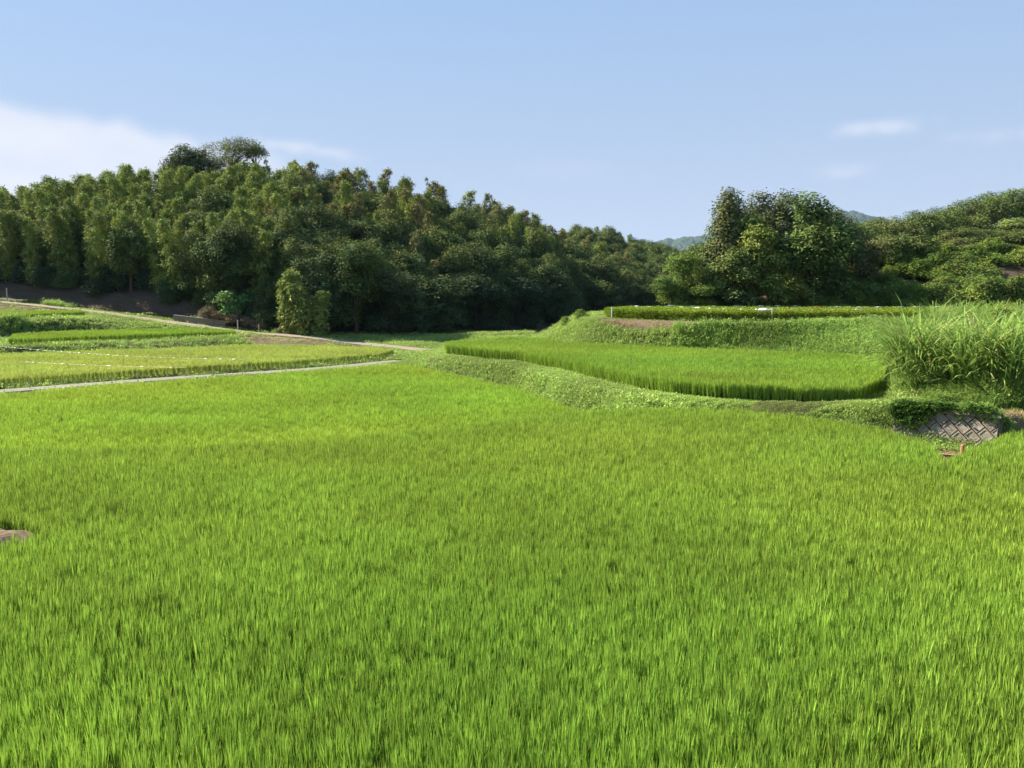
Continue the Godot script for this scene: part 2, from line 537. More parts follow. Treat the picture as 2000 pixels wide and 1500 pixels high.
# returns [crown mesh, trunk mesh]
func tree_kind(tall: float, wide: float, shape: String, lobes: int, leaves: int, size: float, col: Color, flat := 0.5) -> Array:
	var l := crown_lobes(tall, wide, shape, lobes)
	return [broadleaf(l, leaves, size, col, mats.leaf, flat), trunk_mesh(tall * (0.9 if shape == "cone" else 0.72), tall * 0.022 + 0.05, l, Color(0.085, 0.065, 0.045))]

func bamboo_kind(tall: float, wide: float, col: Color, dense := 1.0) -> Array:
	var b := Buf.new()
	var c := Buf.new()
	var dir := rng.randf() * TAU
	var nod := Vector3(cos(dir), 0, sin(dir)) * rng.randf_range(0.8, 1.7)
	var pts := []
	var rad := []
	for i in 11:
		var t := i / 10.0
		pts.append(Vector3(nod.x * t * t * t, tall * t - 0.5 * (1 - t) - 0.35 * pow(t, 6), nod.z * t * t * t))
		rad.append(0.055 * (1.0 - t * 0.9))
	c.tube(pts, rad, 5, Color(0.16, 0.19, 0.06))
	var nodes := int(38 * dense)
	for i in nodes:
		var t := 0.13 + 0.87 * float(i) / nodes
		var k := t * 10.0
		var at: Vector3 = pts[int(k)].lerp(pts[mini(int(k) + 1, 10)], k - int(k))
		var reach := wide * 0.5 * sin(PI * clampf(0.2 + 0.68 * (t - 0.13) / 0.87, 0, 1)) * rng.randf_range(0.7, 1.15)
		for j in 4:
			var a := rng.randf() * TAU
			var d := Vector3(cos(a), 0.55, sin(a)).normalized()
			var tone := vary(col, 0.22, 0.1)
			for m in 18:
				var f := rng.randf_range(0.25, 1.0)
				var p := at + d * reach * f + Vector3(0, -0.6 * f * f * reach, 0) + around(0.2)
				var al := (d * 0.6 + Vector3.DOWN * rng.randf_range(0.2, 0.9) + around(0.6)).normalized()
				leaf(b, p, al, (Vector3.UP + d * 0.6 + around(0.6)).normalized(), rng.randf_range(0.26, 0.5), rng.randf_range(0.08, 0.15), vary(tone, 0.28, 0.08))
	return [b.mesh(mats.leaf), c.mesh(mats.bark)]

func stand(called: String, kind: Array, at: Vector3, turn: float, scale: Vector3, label: String, category: String, group := "", wood := "trunk", tint: Material = null) -> Node3D:
	var t := thing(called, at, turn)
	var a := put("crown", kind[0], t)
	if tint: a.material_override = tint
	put(wood, kind[1], t)
	t.scale = scale
	tag(t, label, category, group)
	return t

# a tree whose base is on the given ground and whose top reaches a given height
func tree_to(called: String, kind: Array, kh: float, kw: float, x: float, z: float, ground: float, top: float, wide: float, label: String, category := "tree", group := "", wood := "trunk") -> Node3D:
	return stand(called, kind, Vector3(x, ground, z), rng.randf() * TAU, Vector3(wide / kw, (top - ground) / kh, wide / kw), label, category, group, wood)

# ---------------------------------------------------------------- scene
func _ready() -> void:
	rng.seed = 20
	noise.seed = 3; noise.frequency = 0.012; noise.fractal_octaves = 3
	fine.seed = 8; fine.frequency = 0.03; fine.fractal_octaves = 4

	var cam := Camera3D.new()
	cam.name = "camera"
	cam.fov = 50
	cam.far = 9000
	cam.near = 0.1
	cam.position = EYE
	cam.rotation_degrees.x = -6.56
	add_child(cam)
	cam.current = true

	var env := Environment.new()
	env.background_mode = Environment.BG_SKY
	env.sky = make_sky()
	env.background_energy_multiplier = 1.0
	env.tonemap_mode = Environment.TONE_MAPPER_LINEAR
	env.tonemap_exposure = 3.1
	env.sdfgi_enabled = true
	env.ssao_enabled = true
	env.ssil_enabled = true
	env.fog_enabled = true
	env.fog_density = 0.000048
	env.fog_light_color = Color(0.6, 0.75, 0.95)
	var we := WorldEnvironment.new()
	we.name = "world"
	we.environment = env
	add_child(we)

	var sun := DirectionalLight3D.new()
	sun.name = "sun"
	sun.light_energy = 1.6
	sun.light_color = Color(1.0, 0.95, 0.86)
	sun.light_angular_distance = 0.5
	sun.shadow_enabled = true
	add_child(sun)
	var el := deg_to_rad(39)
	var az := deg_to_rad(29)   # ahead of square left
	sun.look_at_from_position(Vector3(-cos(az) * cos(el), sin(el), -sin(az) * cos(el)) * 100, Vector3.ZERO)

	mats.soil = dirt_mat(Color(1, 1, 1), 0.6, 6.0)
	mats.concrete = dirt_mat(Color(1, 1, 1), 1.1, 3.0)
	mats.rice = leaf_mat(0.6, 0.8, 0.2)
	mats.grass = leaf_mat(0.65, 0.9, 0.2)
	mats.leaf = leaf_mat(0.7, 0.55, 0.15)
	mats.bark = leaf_mat(0.9, 0.0, 0.2)
	mats.plain = leaf_mat(0.5, 0.0, 0.4)

	make_ground()
	print("ground ", Time.get_ticks_msec())
	ribbon("farm_road", road_low, 1.35, Color(0.36, 0.34, 0.3), mats.concrete, "narrow pale concrete farm lane between two rice paddies")
	ribbon("hill_road", road_rise, 2.0, Color(0.4, 0.35, 0.28), mats.concrete, "pale farm road climbing along the foot of the wooded hill")
	make_hills()
	print("hills ", Time.get_ticks_msec())
	make_rice()
	print("rice ", Time.get_ticks_msec())
	make_grass()
	make_trees()
	print("trees ", Time.get_ticks_msec())
	make_objects()
	print("done ", Time.get_ticks_msec())

func make_sky() -> Sky:
	var w := 1024
	var h := 512
	var img := Image.create(w, h, false, Image.FORMAT_RGBF)
	var n := FastNoiseLite.new()
	n.seed = 11; n.frequency = 1.0; n.fractal_octaves = 5
	# wisps: azimuth and elevation of the middle, half sizes in degrees, tilt, strength
	var wisps := [[23.6, 9.9, 3.6, 0.42, 0.02, 0.6], [21.2, 7.4, 2.6, 0.5, 0.0, 0.35], [29.6, 8.9, 3.4, 0.35, -0.05, 0.3], [-13.5, 9.1, 4.5, 0.4, -0.12, 0.6], [3.5, 8.0, 4.0, 0.8, 0.0, 0.12],
		[70.0, 14.0, 9.0, 1.2, 0.05, 0.4], [120.0, 10.0, 12.0, 1.0, 0.0, 0.4], [-160.0, 12.0, 14.0, 1.6, 0.04, 0.5], [165.0, 22.0, 10.0, 1.4, -0.05, 0.4]]
	for j in h:
		var el := (0.5 - (j + 0.5) / h) * PI
		var e := maxf(rad_to_deg(el), 0.0)
		var t := 1.0 - exp(-e / 15.0)
		var clear := Color(0.262, 0.281, 0.31).lerp(Color(0.09, 0.172, 0.3), t)
		for i in w:
			if el < 0.0:
				img.set_pixel(i, j, Color(0.07, 0.085, 0.055)); continue
			var az := wrapf((i + 0.5) / w * 360.0, -180.0, 180.0)
			# the air is brighter round the sun
			var cs := cos(el) * cos(deg_to_rad(az + 61.0)) * cos(deg_to_rad(39)) + sin(el) * sin(deg_to_rad(39))
			var c := clear * (0.84 + 0.34 * exp(-acos(clampf(cs, -1, 1)) / 0.55))
			if e < 40.0:
				var d := Vector3(sin(deg_to_rad(az)), 0, cos(deg_to_rad(az))) * 9.0
				# the long bank of thin cloud low on the sun's side
				var k := 0.0
				if az > -150.0 and az < -10.0:
					var top := minf(10.7 - 0.135 * (az + 31.0), 12.6) + n.get_noise_3d(d.x, d.z, e * 0.18) * 0.7 + n.get_noise_3d(d.x * 4.0, d.z * 4.0, e * 0.5) * 0.25 - 0.03 * pow(maxf(az + 19.0, 0.0), 2.0)
					k = smoothstep(-0.5, 0.7, top - e) * (0.88 + 0.3 * n.get_noise_3d(d.x * 0.9, e * 0.45, d.z * 0.9)) * smoothstep(-10.0, -20.0, az) * smoothstep(-150.0, -110.0, az)
				for s in wisps:
					var dx := wrapf(az - s[0], -180.0, 180.0)
					if absf(dx) > s[2] * 1.3: continue
					var dy: float = e - s[1] - dx * s[4]
					var f := 1.0 - pow(dx / s[2], 2.0) - pow(dy / s[3], 2.0) + n.get_noise_3d(az * 0.5, e * 2.0, 4.0) * 0.9
					k = maxf(k, smoothstep(0.0, 1.2, f) * s[5])
				c = c.lerp(Color(0.285, 0.292, 0.315), clampf(k, 0, 1))
			img.set_pixel(i, j, c)
	var m := PanoramaSkyMaterial.new()
	m.panorama = ImageTexture.create_from_image(img)
	var s := Sky.new()
	s.sky_material = m
	return s

var hill := Loft.new()
var slope := Loft.new()
var far_hill := Loft.new()

func row(a: Array) -> Array:
	var r := []
	for i in a.size() / 3: r.append(Vector3(a[i * 3], a[i * 3 + 1], a[i * 3 + 2]))
	return r

func make_hills() -> void:
	var base := row([-76, 5.4, -95.5, -57, 4.2, -91, -43.6, 3.2, -87, -31, 2.1, -82.2, -22, 1.0, -77.6, -17, 0.2, -77.5, -10.7, -0.2, -86, 0, -0.3, -96, 10.4, -0.4, -112, 20, -0.4, -122])
	var bank := row([-77.5, 7.0, -98, -58, 5.9, -93.4, -44.6, 4.9, -89.5, -31.6, 3.6, -84.6, -22.4, 1.9, -80, -17, 1.2, -81.5, -10, 1, -91, 1, 1, -101, 11.5, 0.8, -117, 21, 0.5, -127])
	var ridge := row([-89, 9, -115, -71.9, 10.4, -118, -60, 14, -124, -46.6, 15, -128, -36, 15.6, -129, -30, 15.8, -130, -18, 14.8, -134, -4.3, 11.6, -140, 5.5, 8.2, -145, 14, 2.5, -150])
	var back := row([-105, 3, -145, -85, 4, -150, -70, 5, -155, -52, 6, -160, -38, 6, -161, -28, 6, -162, -16, 6, -166, 0, 4, -170, 12, 2, -172, 24, 0, -175])
	var low := []
	var high := []
	for i in base.size():
		low.append(bank[i].lerp(ridge[i], 0.33) + Vector3(0, 0.9, 0))
		high.append(bank[i].lerp(ridge[i], 0.68) + Vector3(0, 1.2, 0))
	hill.rows = [base, bank, low, high, ridge, back]
	loft_mesh("wooded_hill", hill, 90, 40, 0.5, Color(0.13, 0.098, 0.068), mats.soil)
	slope.rows = [
		row([10.5, 2.9, -69, 15.9, 3.2, -66.4, 25.8, 3.4, -64.6, 30.7, 3.5, -62.6, 37, 3.6, -60.8, 48, 3.6, -58.5]),
		row([13, 3.0, -76, 20, 4.6, -75, 28.9, 5.0, -72, 35.5, 5.2, -70, 43, 5.3, -68, 56, 5.3, -66]),
		row([18, 3.0, -86, 27, 7.2, -83, 36, 7.9, -77, 41.7, 8.2, -77, 49, 8.5, -76, 62, 8.6, -75]),
		row([23, 3.0, -98, 32, 7.6, -94, 39, 8.4, -88, 47, 9.0, -90, 56, 10.4, -92, 68, 11.5, -94]),
		row([22, 4, -120, 36, 7, -112, 42, 8.2, -100, 52, 9.5, -102, 61, 11.8, -107, 74, 14, -112]),
		row([30, 0, -140, 46, 2, -140, 56, 3, -135, 66, 3, -136, 76, 4, -138, 90, 5, -140])]
	loft_mesh("hillside", slope, 60, 40, 0.4, Color(0.13, 0.098, 0.068), mats.soil)
	far_hill.rows = [
		row([-2, -0.4, -160, 12, -0.4, -158, 26, -0.4, -160, 42, -0.4, -170, 60, -0.4, -185, 85, -0.4, -190]),
		row([-2, 8, -185, 14, 7.5, -185, 28, 7, -188, 44, 5.5, -200, 64, 4, -212, 90, 4, -215]),
		row([-4, 13.5, -225, 12.7, 13.4, -230, 26, 13.8, -236, 41, 11, -240, 62, 9, -245, 95, 9, -250]),
		row([-4, 2, -280, 14, 2, -285, 30, 2, -290, 50, 2, -290, 70, 2, -295, 100, 2, -300])]
	loft_mesh("distant_hill", far_hill, 60, 30, 0.6, Color(0.13, 0.098, 0.068), mats.soil)
	# blue mountains far up the valley; their woods are knobbly geometry
	for m in [["mountain", row([190, -5, -1800, 260, 70, -1800, 309, 98, -1800, 364, 112, -1800, 430, 128, -1800, 550, 158, -1800, 660, 172, -1800, 759, 164, -1800, 800, 158, -1800, 880, 120, -1800, 1050, 50, -1800, 1200, -5, -1800])]]:
		var l := Loft.new()
		for k in m[1].size(): m[1][k] = Vector3(m[1][k].x * 2.2, (m[1][k].y - 5.2) * 2.2 + 5.2, m[1][k].z * 2.2)
		var front := []
		var mid := []
		var rear := []
		for p in m[1]:
			front.append(Vector3(p.x, -5, p.z + 900)); mid.append(Vector3(p.x, p.y * 0.6 - 2, p.z + 360)); rear.append(Vector3(p.x, -5, p.z - 600))
		l.rows = [front, mid, m[1], rear]
		var st := SurfaceTool.new()
		st.begin(Mesh.PRIMITIVE_TRIANGLES)
		var nu := 320
		var nv := 90
		for j in nv + 1:
			for i in nu + 1:
				var p := l.at(float(i) / nu, float(j) / nv)
				p.y += fine.get_noise_2d(p.x * 0.16, p.z * 0.16) * 30.0 + rng.randf_range(-4.0, 6.0)
				st.set_color(vary(Color(0.05, 0.07, 0.04), 0.3))
				st.add_vertex(p)
		for j in nv:
			for i in nu:
				var a := j * (nu + 1) + i
				for k in [a, a + nu + 1, a + 1, a + 1, a + nu + 1, a + nu + 2]: st.add_index(k)
		st.generate_normals()
		var mesh := st.commit()
		mesh.surface_set_material(0, mats.bark)
		tag(put(m[0], mesh), "", "", "", "structure")

func make_rice() -> void:
	var none := PackedVector2Array()
	var green := Color(0.25, 0.368, 0.054)
	var near := []
	for i in 7: near.append(rice_clump(44, 0.64, 0.038, 0.0115, green, 0.26))
	var far := []
	for i in 5: far.append(rice_clump(80, 0.68, 0.065, 0.012, green, 0.4))
	plant_paddy("near_rice", "bright green rice filling the whole foreground paddy", paddy_near, 0.5, 0.19, 0.115, -1.99, near, Color(1.0, 1.0, 1.0), grown(bare_bund, 0.1))
	plant_paddy("low_rice", "yellow green rice in the paddy below the farm lane", paddy_low, 0.0, 0.27, 0.16, -1.99, far, Color(1.24, 1.18, 1.1), none)
	plant_paddy("terrace_rice", "tall green rice on the curved terrace with a dark front edge", paddy_mid, 1.24, 0.26, 0.15, 0.5, far, Color(1.0, 1.02, 1.0), none, 1.0)
	plant_paddy("pale_rice", "pale yellowish rice beyond the farm lane under the white tape", paddy_pale, 0.25, 0.3, 0.2, -0.75, far, Color(1.62, 1.3, 2.1), none, 0.8)
	plant_paddy("step_rice", "narrow strip of green rice on the long step below the hill road", paddy_step, 1.1, 0.3, 0.2, -0.75, far, Color(1.08, 1.05, 1.0), none, 0.86)
	plant_paddy("top_rice", "small strip of green rice on the highest step beside the hill road", paddy_top, 2.6, 0.3, 0.2, -0.75, far, Color(1.05, 1.02, 1.0), none, 0.86)
	# a leafier crop on the upper terrace
	var crop := []
	for i in 4:
		var b := Buf.new()
		for k in 60:
			var a := rng.randf() * TAU
			var r := sqrt(rng.randf()) * 0.22
			var y := rng.randf_range(0.12, 0.66)
			var d := Vector3(cos(a), rng.randf_range(-0.3, 0.7), sin(a)).normalized()
			leaf(b, Vector3(cos(a) * r, y, sin(a) * r), d, (Vector3.UP + d * 0.5 + around(0.5)).normalized(), rng.randf_range(0.12, 0.2), rng.randf_range(0.05, 0.09), vary(Color(0.17, 0.25, 0.025), 0.25, 0.15))
		for k in 16: blade(b, Vector3(rng.randf_range(-0.12, 0.12), 0, rng.randf_range(-0.12, 0.12)), rng.randf() * TAU, rng.randf_range(0.05, 0.3), 0.5, rng.randf_range(0.5, 0.75), 0.016, vary(Color(0.2, 0.28, 0.03), 0.2), 3)
		crop.append(b.mesh(mats.rice))
	plant_paddy("upper_crop", "yellow green leafy crop on the upper terrace below the trees", paddy_upper, 3.24, 0.3, 0.22, 0.1, crop, Color(1.05, 1.0, 1.0), none, 1.0)

	var high := PackedVector2Array([Vector2(43.5, -77.2), Vector2(49, -76.2), Vector2(58, -75.2), Vector2(58, -78.5), Vector2(49, -79.5), Vector2(44, -79.5)])
	plant_paddy("high_crop", "yellow rice strip high on the overgrown slope at the picture edge", high, 8.45, 0.3, 0.22, 0.1, far, Color(1.5, 1.1, 1.2), none, 1.1)

func make_grass() -> void:
	var green := Color(0.27, 0.385, 0.1)
	var kinds := []
	for i in 6: kinds.append(tuft(22, rng.randf_range(0.22, 0.32), 0.2, 0.013, green, 1.6, mats.grass, 8 if i % 2 else 0))
	var tall := []
	for i in 5: tall.append(tuft(26, rng.randf_range(0.5, 0.75), 0.25, 0.02, Color(0.235, 0.35, 0.085), 1.9, mats.grass, 14))
	var dry := []
	for i in 3: dry.append(tuft(16, 0.2, 0.25, 0.012, Color(0.33, 0.25, 0.13), 2.6, mats.bark))
	var crops := [paddy_near, paddy_low, paddy_mid, paddy_upper, paddy_pale, paddy_step, paddy_top]
	var boxes := []
	for p in crops:
		var r := Rect2(p[0], Vector2.ZERO)
		for q in p: r = r.expand(q)
		boxes.append(r)
	var upper_edge := grown(paddy_upper, 1.5)
	var mid_edge := grown(paddy_mid, 1.1)
	var xs := [[], [], []]
	var cs := [[], [], []]
	var tries := 0
	while tries < 290000:
		tries += 1
		var z := -5.0 - 90.0 * pow(rng.randf(), 0.8)
		var x := rng.randf_range(-1, 1) * (-z * 0.64 + 3)
		if tries > 150000:
			z = rng.randf_range(-62, -21)
			x = rng.randf_range(-9, 26)
		if tries > 260000:
			z = rng.randf_range(-31, -23)
			x = rng.randf_range(1, 17)
		var q := Vector2(x, z)
		var inside := false
		for k in crops.size():
			if boxes[k].has_point(q) and Geometry2D.is_point_in_polygon(q, crops[k]): inside = true; break
		if inside: continue
		if z < -69 and x > 2: continue
		var on_road := false
		for road in [road_low, road_rise]:
			for i in road.size() - 1:
				var a := Vector2(road[i].x, road[i].z)
				var b := Vector2(road[i + 1].x, road[i + 1].z)
				if q.distance_to(Geometry2D.get_closest_point_to_segment(q, a, b)) < 0.9: on_road = true
		if on_road: continue
		var bar := bareness(x, z)
		var y := height(x, z)
		var s := rng.randf_range(0.7, 1.25) * (1.0 + noise.get_noise_2d(x * 12, z * 12) * 0.5)
		var k := 1.0 + noise.get_noise_2d(x * 8 + 40, z * 8) * 0.45 + rng.randf_range(-0.15, 0.15)
		var kind := 0
		if rng.randf() < bar * 1.1:
			if rng.randf() < 0.55: continue
			kind = 2
		elif bar < 0.3 and ((x > 10 and z < -46.0 and z > -60) or (x > 14.5 and z < -27) or (noise.get_noise_2d(x * 6 - 200, z * 6) > 0.42 and (x < -9 or x > 14))):
			kind = 1
		if x < -23 and z < -55 : s *= 1.15
		if Geometry2D.is_point_in_polygon(q, mid_edge): s *= 0.5
		if Geometry2D.is_point_in_polygon(q, upper_edge): s *= 0.45
		if x > 8 and x < 15.6 and z > -28.4 and z < -23.0:
			s *= 0.6   # mown strip along the wall
		var up := Basis(Vector3.UP, rng.randf() * TAU).scaled(Vector3(s, s, s))
		xs[kind].append(Transform3D(up, Vector3(x, y - 0.03, z)))
		cs[kind].append(Color(k * (1.0 + rng.randf_range(-0.06, 0.12)), k, k))
	tag(scatter("bank_grass", kinds, xs[0], cs[0])[0], "short wild grass covering the banks between the terraces", "grass", "", "stuff")
	tag(scatter("tall_weeds", tall, xs[1], cs[1])[0], "taller leafy weeds on the steep bank under the upper terrace", "weeds", "", "stuff")
	tag(scatter("dry_straw", dry, xs[2], cs[2])[0], "dry brown straw lying on bare earth strips", "straw", "", "stuff")
	print("grass ", xs[0].size(), " ", xs[1].size(), " ", xs[2].size())

func make_trees() -> void:
	# kinds: bamboo in several tones, evergreen broadleaf in several shapes
	var bamboo := []
	for i in 4: bamboo.append(bamboo_kind(9.0, 2.6, Color(0.205, 0.253, 0.065)))
	var fresh := []
	for i in 2: fresh.append(bamboo_kind(9.0, 2.6, Color(0.258, 0.315, 0.078)))
	var tawny := []
	for i in 3: tawny.append(bamboo_kind(9.0, 2.3, Color(0.215, 0.212, 0.08), 0.85))
	var oak := []
	for i in 5: oak.append(tree_kind(8.0, 5.4, "" if i % 2 else "low", 14, 9000, 0.21, [Color(0.104, 0.142, 0.041), Color(0.085, 0.118, 0.039), Color(0.133, 0.167, 0.048)][i % 3]))
	var counts := [0, 0, 0]
	var spare := []
	var spare_c := []
	var nu := 44
	var nv := 15
	for j in nv:
		for i in nu:
			var s := (i + rng.randf_range(0.1, 0.9)) / nu
			var t := 0.2 + 0.62 * (j + rng.randf_range(0.1, 0.9)) / nv
			var p := hill.at(s, t)
			var px := p.x / -p.z
			if absf(px) > 0.72: continue
			var deep := (t - 0.2) / 0.6
			var zone := " on the crest of the hill" if deep > 0.78 else (" halfway up the hill" if deep > 0.36 else " low on the hill")
			zone += " above the rice steps" if px < -0.42 else (" above the low wall" if px < -0.29 else (" behind the road bend" if px < -0.15 else (" above the curved terrace" if px < -0.02 else " near the valley gap")))
			# share of bamboo over the hill
			var sh := 0.86 if px < -0.27 else (0.62 if px < -0.08 else 0.22)
			if px > -0.27 and deep < 0.33: sh = 0.08
			if px > -0.3 and deep > 0.9: sh *= 0.4
			var cl := noise.get_noise_2d(p.x * 5, p.z * 5)
			if rng.randf() + cl * 0.5 < sh:
				var brown := smoothstep(-0.36, -0.12, px) * 0.75
				var kind: Array
				var label := ""
				var grp := ""
				if rng.randf() < brown:
					kind = tawny[rng.randi() % tawny.size()]; label = "yellowish brown bamboo"; grp = "tawny bamboos"
				elif rng.randf() < 0.4:
					kind = fresh[rng.randi() % fresh.size()]; label = "light green feathery bamboo"; grp = "light green bamboos"
				else:
					kind = bamboo[rng.randi() % bamboo.size()]; label = "mid green bamboo"; grp = "green bamboos"
				label += zone; grp += zone
				var wider := 0.98 if deep < 0.75 else 1.25
				var k := rng.randf_range(0.8, 1.08) if deep < 0.75 else rng.randf_range(0.92, 1.04)
				stand("bamboo", kind, p - Vector3(0, 0.3, 0), rng.randf() * TAU, Vector3(k * wider, k * rng.randf_range(0.95, 1.1), k * wider), label, "bamboo", grp, "culm")
				counts[0] += 1
			else:
				var k := rng.randf_range(0.75, 1.15) if deep < 0.75 else rng.randf_range(0.85, 1.0)
				stand("evergreen_tree", oak[rng.randi() % oak.size()], p - Vector3(0, 0.3, 0), rng.randf() * TAU, Vector3(k, k * rng.randf_range(0.9, 1.1), k), "dark evergreen tree" + zone, "tree", "evergreens" + zone)
				counts[1] += 1
	var edge := []
	for i in 3: edge.append(tree_kind(3.0, 3.4, "low", 11, 4200, 0.19, [Color(0.071, 0.113, 0.043), Color(0.092, 0.133, 0.043), Color(0.063, 0.093, 0.043)][i]))
	for i in 46:
		var p := hill.at((i + rng.randf()) / 46.0, rng.randf_range(0.19, 0.25))
		var side := " above the rice steps" if i < 14 else (" near the low wall" if i < 22 else (" by the road bend" if i < 30 else " facing the valley floor"))
		tree_to("edge_bush", edge[rng.randi() % 3], 3.0, 3.4, p.x, p.z, p.y - 0.8, p.y + rng.randf_range(1.6, 3.4), rng.randf_range(2.6, 4.2), "dark bush closing the wood's lower edge" + side, "bush", "bushes at the wood's edge" + side)
	# thin bare-topped culms standing above the ridge
	for q in [[-36.5, -128.5, 25.8], [-33.4, -129.5, 26.0], [-31.6, -129.8, 25.6], [-24.4, -132, 25.2], [-13, -136.5, 24.0]]:
		var kd := bamboo_kind(10.0, 1.0, Color(0.247, 0.251, 0.098), 0.3)
		tree_to("thin_bamboo", kd, 10.0, 1.0, q[0], q[1], 14.0, q[2], 0.9, "thin sparse bamboo sticking up above the hill ridge", "bamboo", "sparse bamboos on the ridge", "culm")
	# named trees of the left hill
	var dense := tree_kind(11.0, 8.0, "", 20, 14000, 0.28, Color(0.085, 0.113, 0.043))
	tree_to("hilltop_tree", dense, 11.0, 8.0, -48.8, -128, 15.5, 27.2, 8.4, "big dense dark round tree on the very top of the hill")
	var p1 := tree_kind(12.0, 8.8, "flat", 34, 12000, 0.22, Color(0.162, 0.184, 0.057), 0.75)
	tree_to("pine_tree", p1, 12.0, 8.8, -43.0, -129, 15.5, 28.0, 8.8, "wide flat-topped pine with sky showing through on the hilltop")
	var p2 := tree_kind(12.0, 5.0, "flat", 16, 5600, 0.22, Color(0.170, 0.192, 0.057), 0.75)
	tree_to("pine_tree", p2, 12.0, 5.0, -39.4, -129, 15.5, 27.3, 5.2, "smaller flat-topped pine at the end of the hilltop trees")
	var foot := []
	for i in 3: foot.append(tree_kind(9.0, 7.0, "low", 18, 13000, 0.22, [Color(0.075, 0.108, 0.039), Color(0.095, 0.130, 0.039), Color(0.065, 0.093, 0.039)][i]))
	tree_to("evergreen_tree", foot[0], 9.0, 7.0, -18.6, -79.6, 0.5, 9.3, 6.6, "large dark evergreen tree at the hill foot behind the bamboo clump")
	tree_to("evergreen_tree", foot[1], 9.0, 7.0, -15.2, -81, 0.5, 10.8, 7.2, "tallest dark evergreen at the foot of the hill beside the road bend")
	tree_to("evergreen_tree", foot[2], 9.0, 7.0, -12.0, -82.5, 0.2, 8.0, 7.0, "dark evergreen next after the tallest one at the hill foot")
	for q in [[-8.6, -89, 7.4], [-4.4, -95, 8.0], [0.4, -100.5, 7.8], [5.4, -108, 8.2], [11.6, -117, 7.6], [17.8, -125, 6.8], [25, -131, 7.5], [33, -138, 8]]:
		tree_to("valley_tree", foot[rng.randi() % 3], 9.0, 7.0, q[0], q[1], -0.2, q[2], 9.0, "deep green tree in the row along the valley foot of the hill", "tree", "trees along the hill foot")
	var clump := bamboo_kind(6.0, 2.4, Color(0.247, 0.300, 0.081), 1.3)
	for q in [[-20.2, -76.4, 6.4, 2.6], [-19.0, -75.8, 6.0, 2.6], [-18.0, -76.0, 5.2, 2.4], [-20.6, -77.2, 7.2, 2.8]]:
		tree_to("roadside_bamboo", clump, 6.0, 2.4, q[0], q[1], 0.5, q[2], q[3], "leafy light green bamboo of the clump at the road bend", "bamboo", "bamboos at the road bend", "culm")
	var pale := tree_kind(4.0, 3.4, "low", 9, 2600, 0.24, Color(0.141, 0.251, 0.074))
	tree_to("small_tree", pale, 4.0, 3.4, -27.3, -80.6, 1.9, 5.7, 3.5, "small light green tree above the roadside at the hill foot")
	for q in [[-25, -80.8, 3.4, 2.6], [-23.2, -79.4, 2.8, 2.2], [-29.6, -83, 4.4, 2.6]]:
		tree_to("bush", pale if rng.randf() < 0.3 else foot[0], 4.0 if false else 9.0, 7.0, q[0], q[1], (height(q[0], q[1]) if q[1] > -86 else 5.0) - 1.5, q[2] + 1.0, q[3] + 1.4, "dark low bush at the edge of the bamboo grove", "bush", "bushes at the grove edge")

	var brush := tree_kind(2.0, 2.4, "low", 8, 1300, 0.15, Color(0.2, 0.16, 0.1))
	for q in [[-29.6, -80.6, 1.3, 2.0], [-28.4, -79.9, 1.0, 1.8], [-26.8, -79.3, 1.2, 1.8], [-25.2, -78.6, 1.0, 1.7], [-23.9, -78.2, 0.7, 1.5], [-21.4, -76.6, 0.6, 1.4]]:
		var y := hill.at(0.33 + 0.11 * (q[0] + 31.0) / 9.0, 0.05).y
		tree_to("dry_brush", brush, 2.0, 2.4, q[0], q[1], y - 0.3, y + q[2], q[3], "withered brown brush heaped along the hill road", "brush", "withered brush by the road", "stem")
	# far wooded ridge
	var nfar := 0
	for j in 9:
		for i in 22:
			var s := (i + rng.randf()) / 22.0
			var t := 0.04 + 0.66 * (j + rng.randf()) / 9.0
			var p := far_hill.at(s, t)
			if p.x / -p.z < -0.02 or p.x / -p.z > 0.3: continue
			var place := ("on the crest of the far ridge" if t > 0.5 else ("halfway up the far ridge" if t > 0.25 else "at the foot of the far ridge")) + (" beside the hill" if s < 0.3 else (" in the middle of the gap" if s < 0.5 else " behind the terrace trees"))
			var k := rng.randf_range(0.85, 1.35)
			stand("distant_tree", oak[rng.randi() % oak.size()], p - Vector3(0, 0.4, 0), rng.randf() * TAU, Vector3(k * 1.15, k, k * 1.15), "dark tree " + place, "tree", "trees " + place)
			nfar += 1
	for i in 9:
		var p := far_hill.at(0.22 + 0.035 * i + rng.randf_range(-0.01, 0.01), 0.655)
		stand("distant_bamboo", fresh[i % 2], p, rng.randf() * TAU, Vector3(1.0, rng.randf_range(0.95, 1.1), 1.0), "pale bamboo on the crest of the far wooded ridge", "bamboo", "bamboos on the far ridge", "culm")
	print("hill trees ", counts, " far ", nfar)

	# the group of trees behind the upper terrace
	var cone := tree_kind(9.6, 4.4, "cone", 24, 15000, 0.21, Color(0.141, 0.167, 0.066))
	tree_to("conical_tree", cone, 9.6, 4.4, 17.3, -67, 3.3, 13.0, 4.6, "tall pointed grey green tree, first of the group behind the upper terrace")
	var rd := tree_kind(10.0, 7.0, "", 20, 16000, 0.23, Color(0.104, 0.125, 0.052))
	tree_to("round_tree", rd, 10.0, 7.0, 22.2, -71.5, 3.8, 13.9, 7.6, "dark round-topped tree standing behind the large-leaved trees")
	var big := []
	for i in 3: big.append(broad_big(8.0, 6.0, [Color(0.162, 0.208, 0.048), Color(0.114, 0.167, 0.046), Color(0.141, 0.192, 0.057)][i]))
	tree_to("large_leaved_tree", big[0], 8.0, 6.0, 18.9, -65.6, 3.3, 11.0, 5.6, "yellow green large-leaved tree between the pointed tree and the biggest one")
	tree_to("large_leaved_tree", big[1], 8.0, 6.0, 23.3, -65.2, 3.3, 12.3, 7.4, "biggest large-leaved tree of the group, deep green and domed")
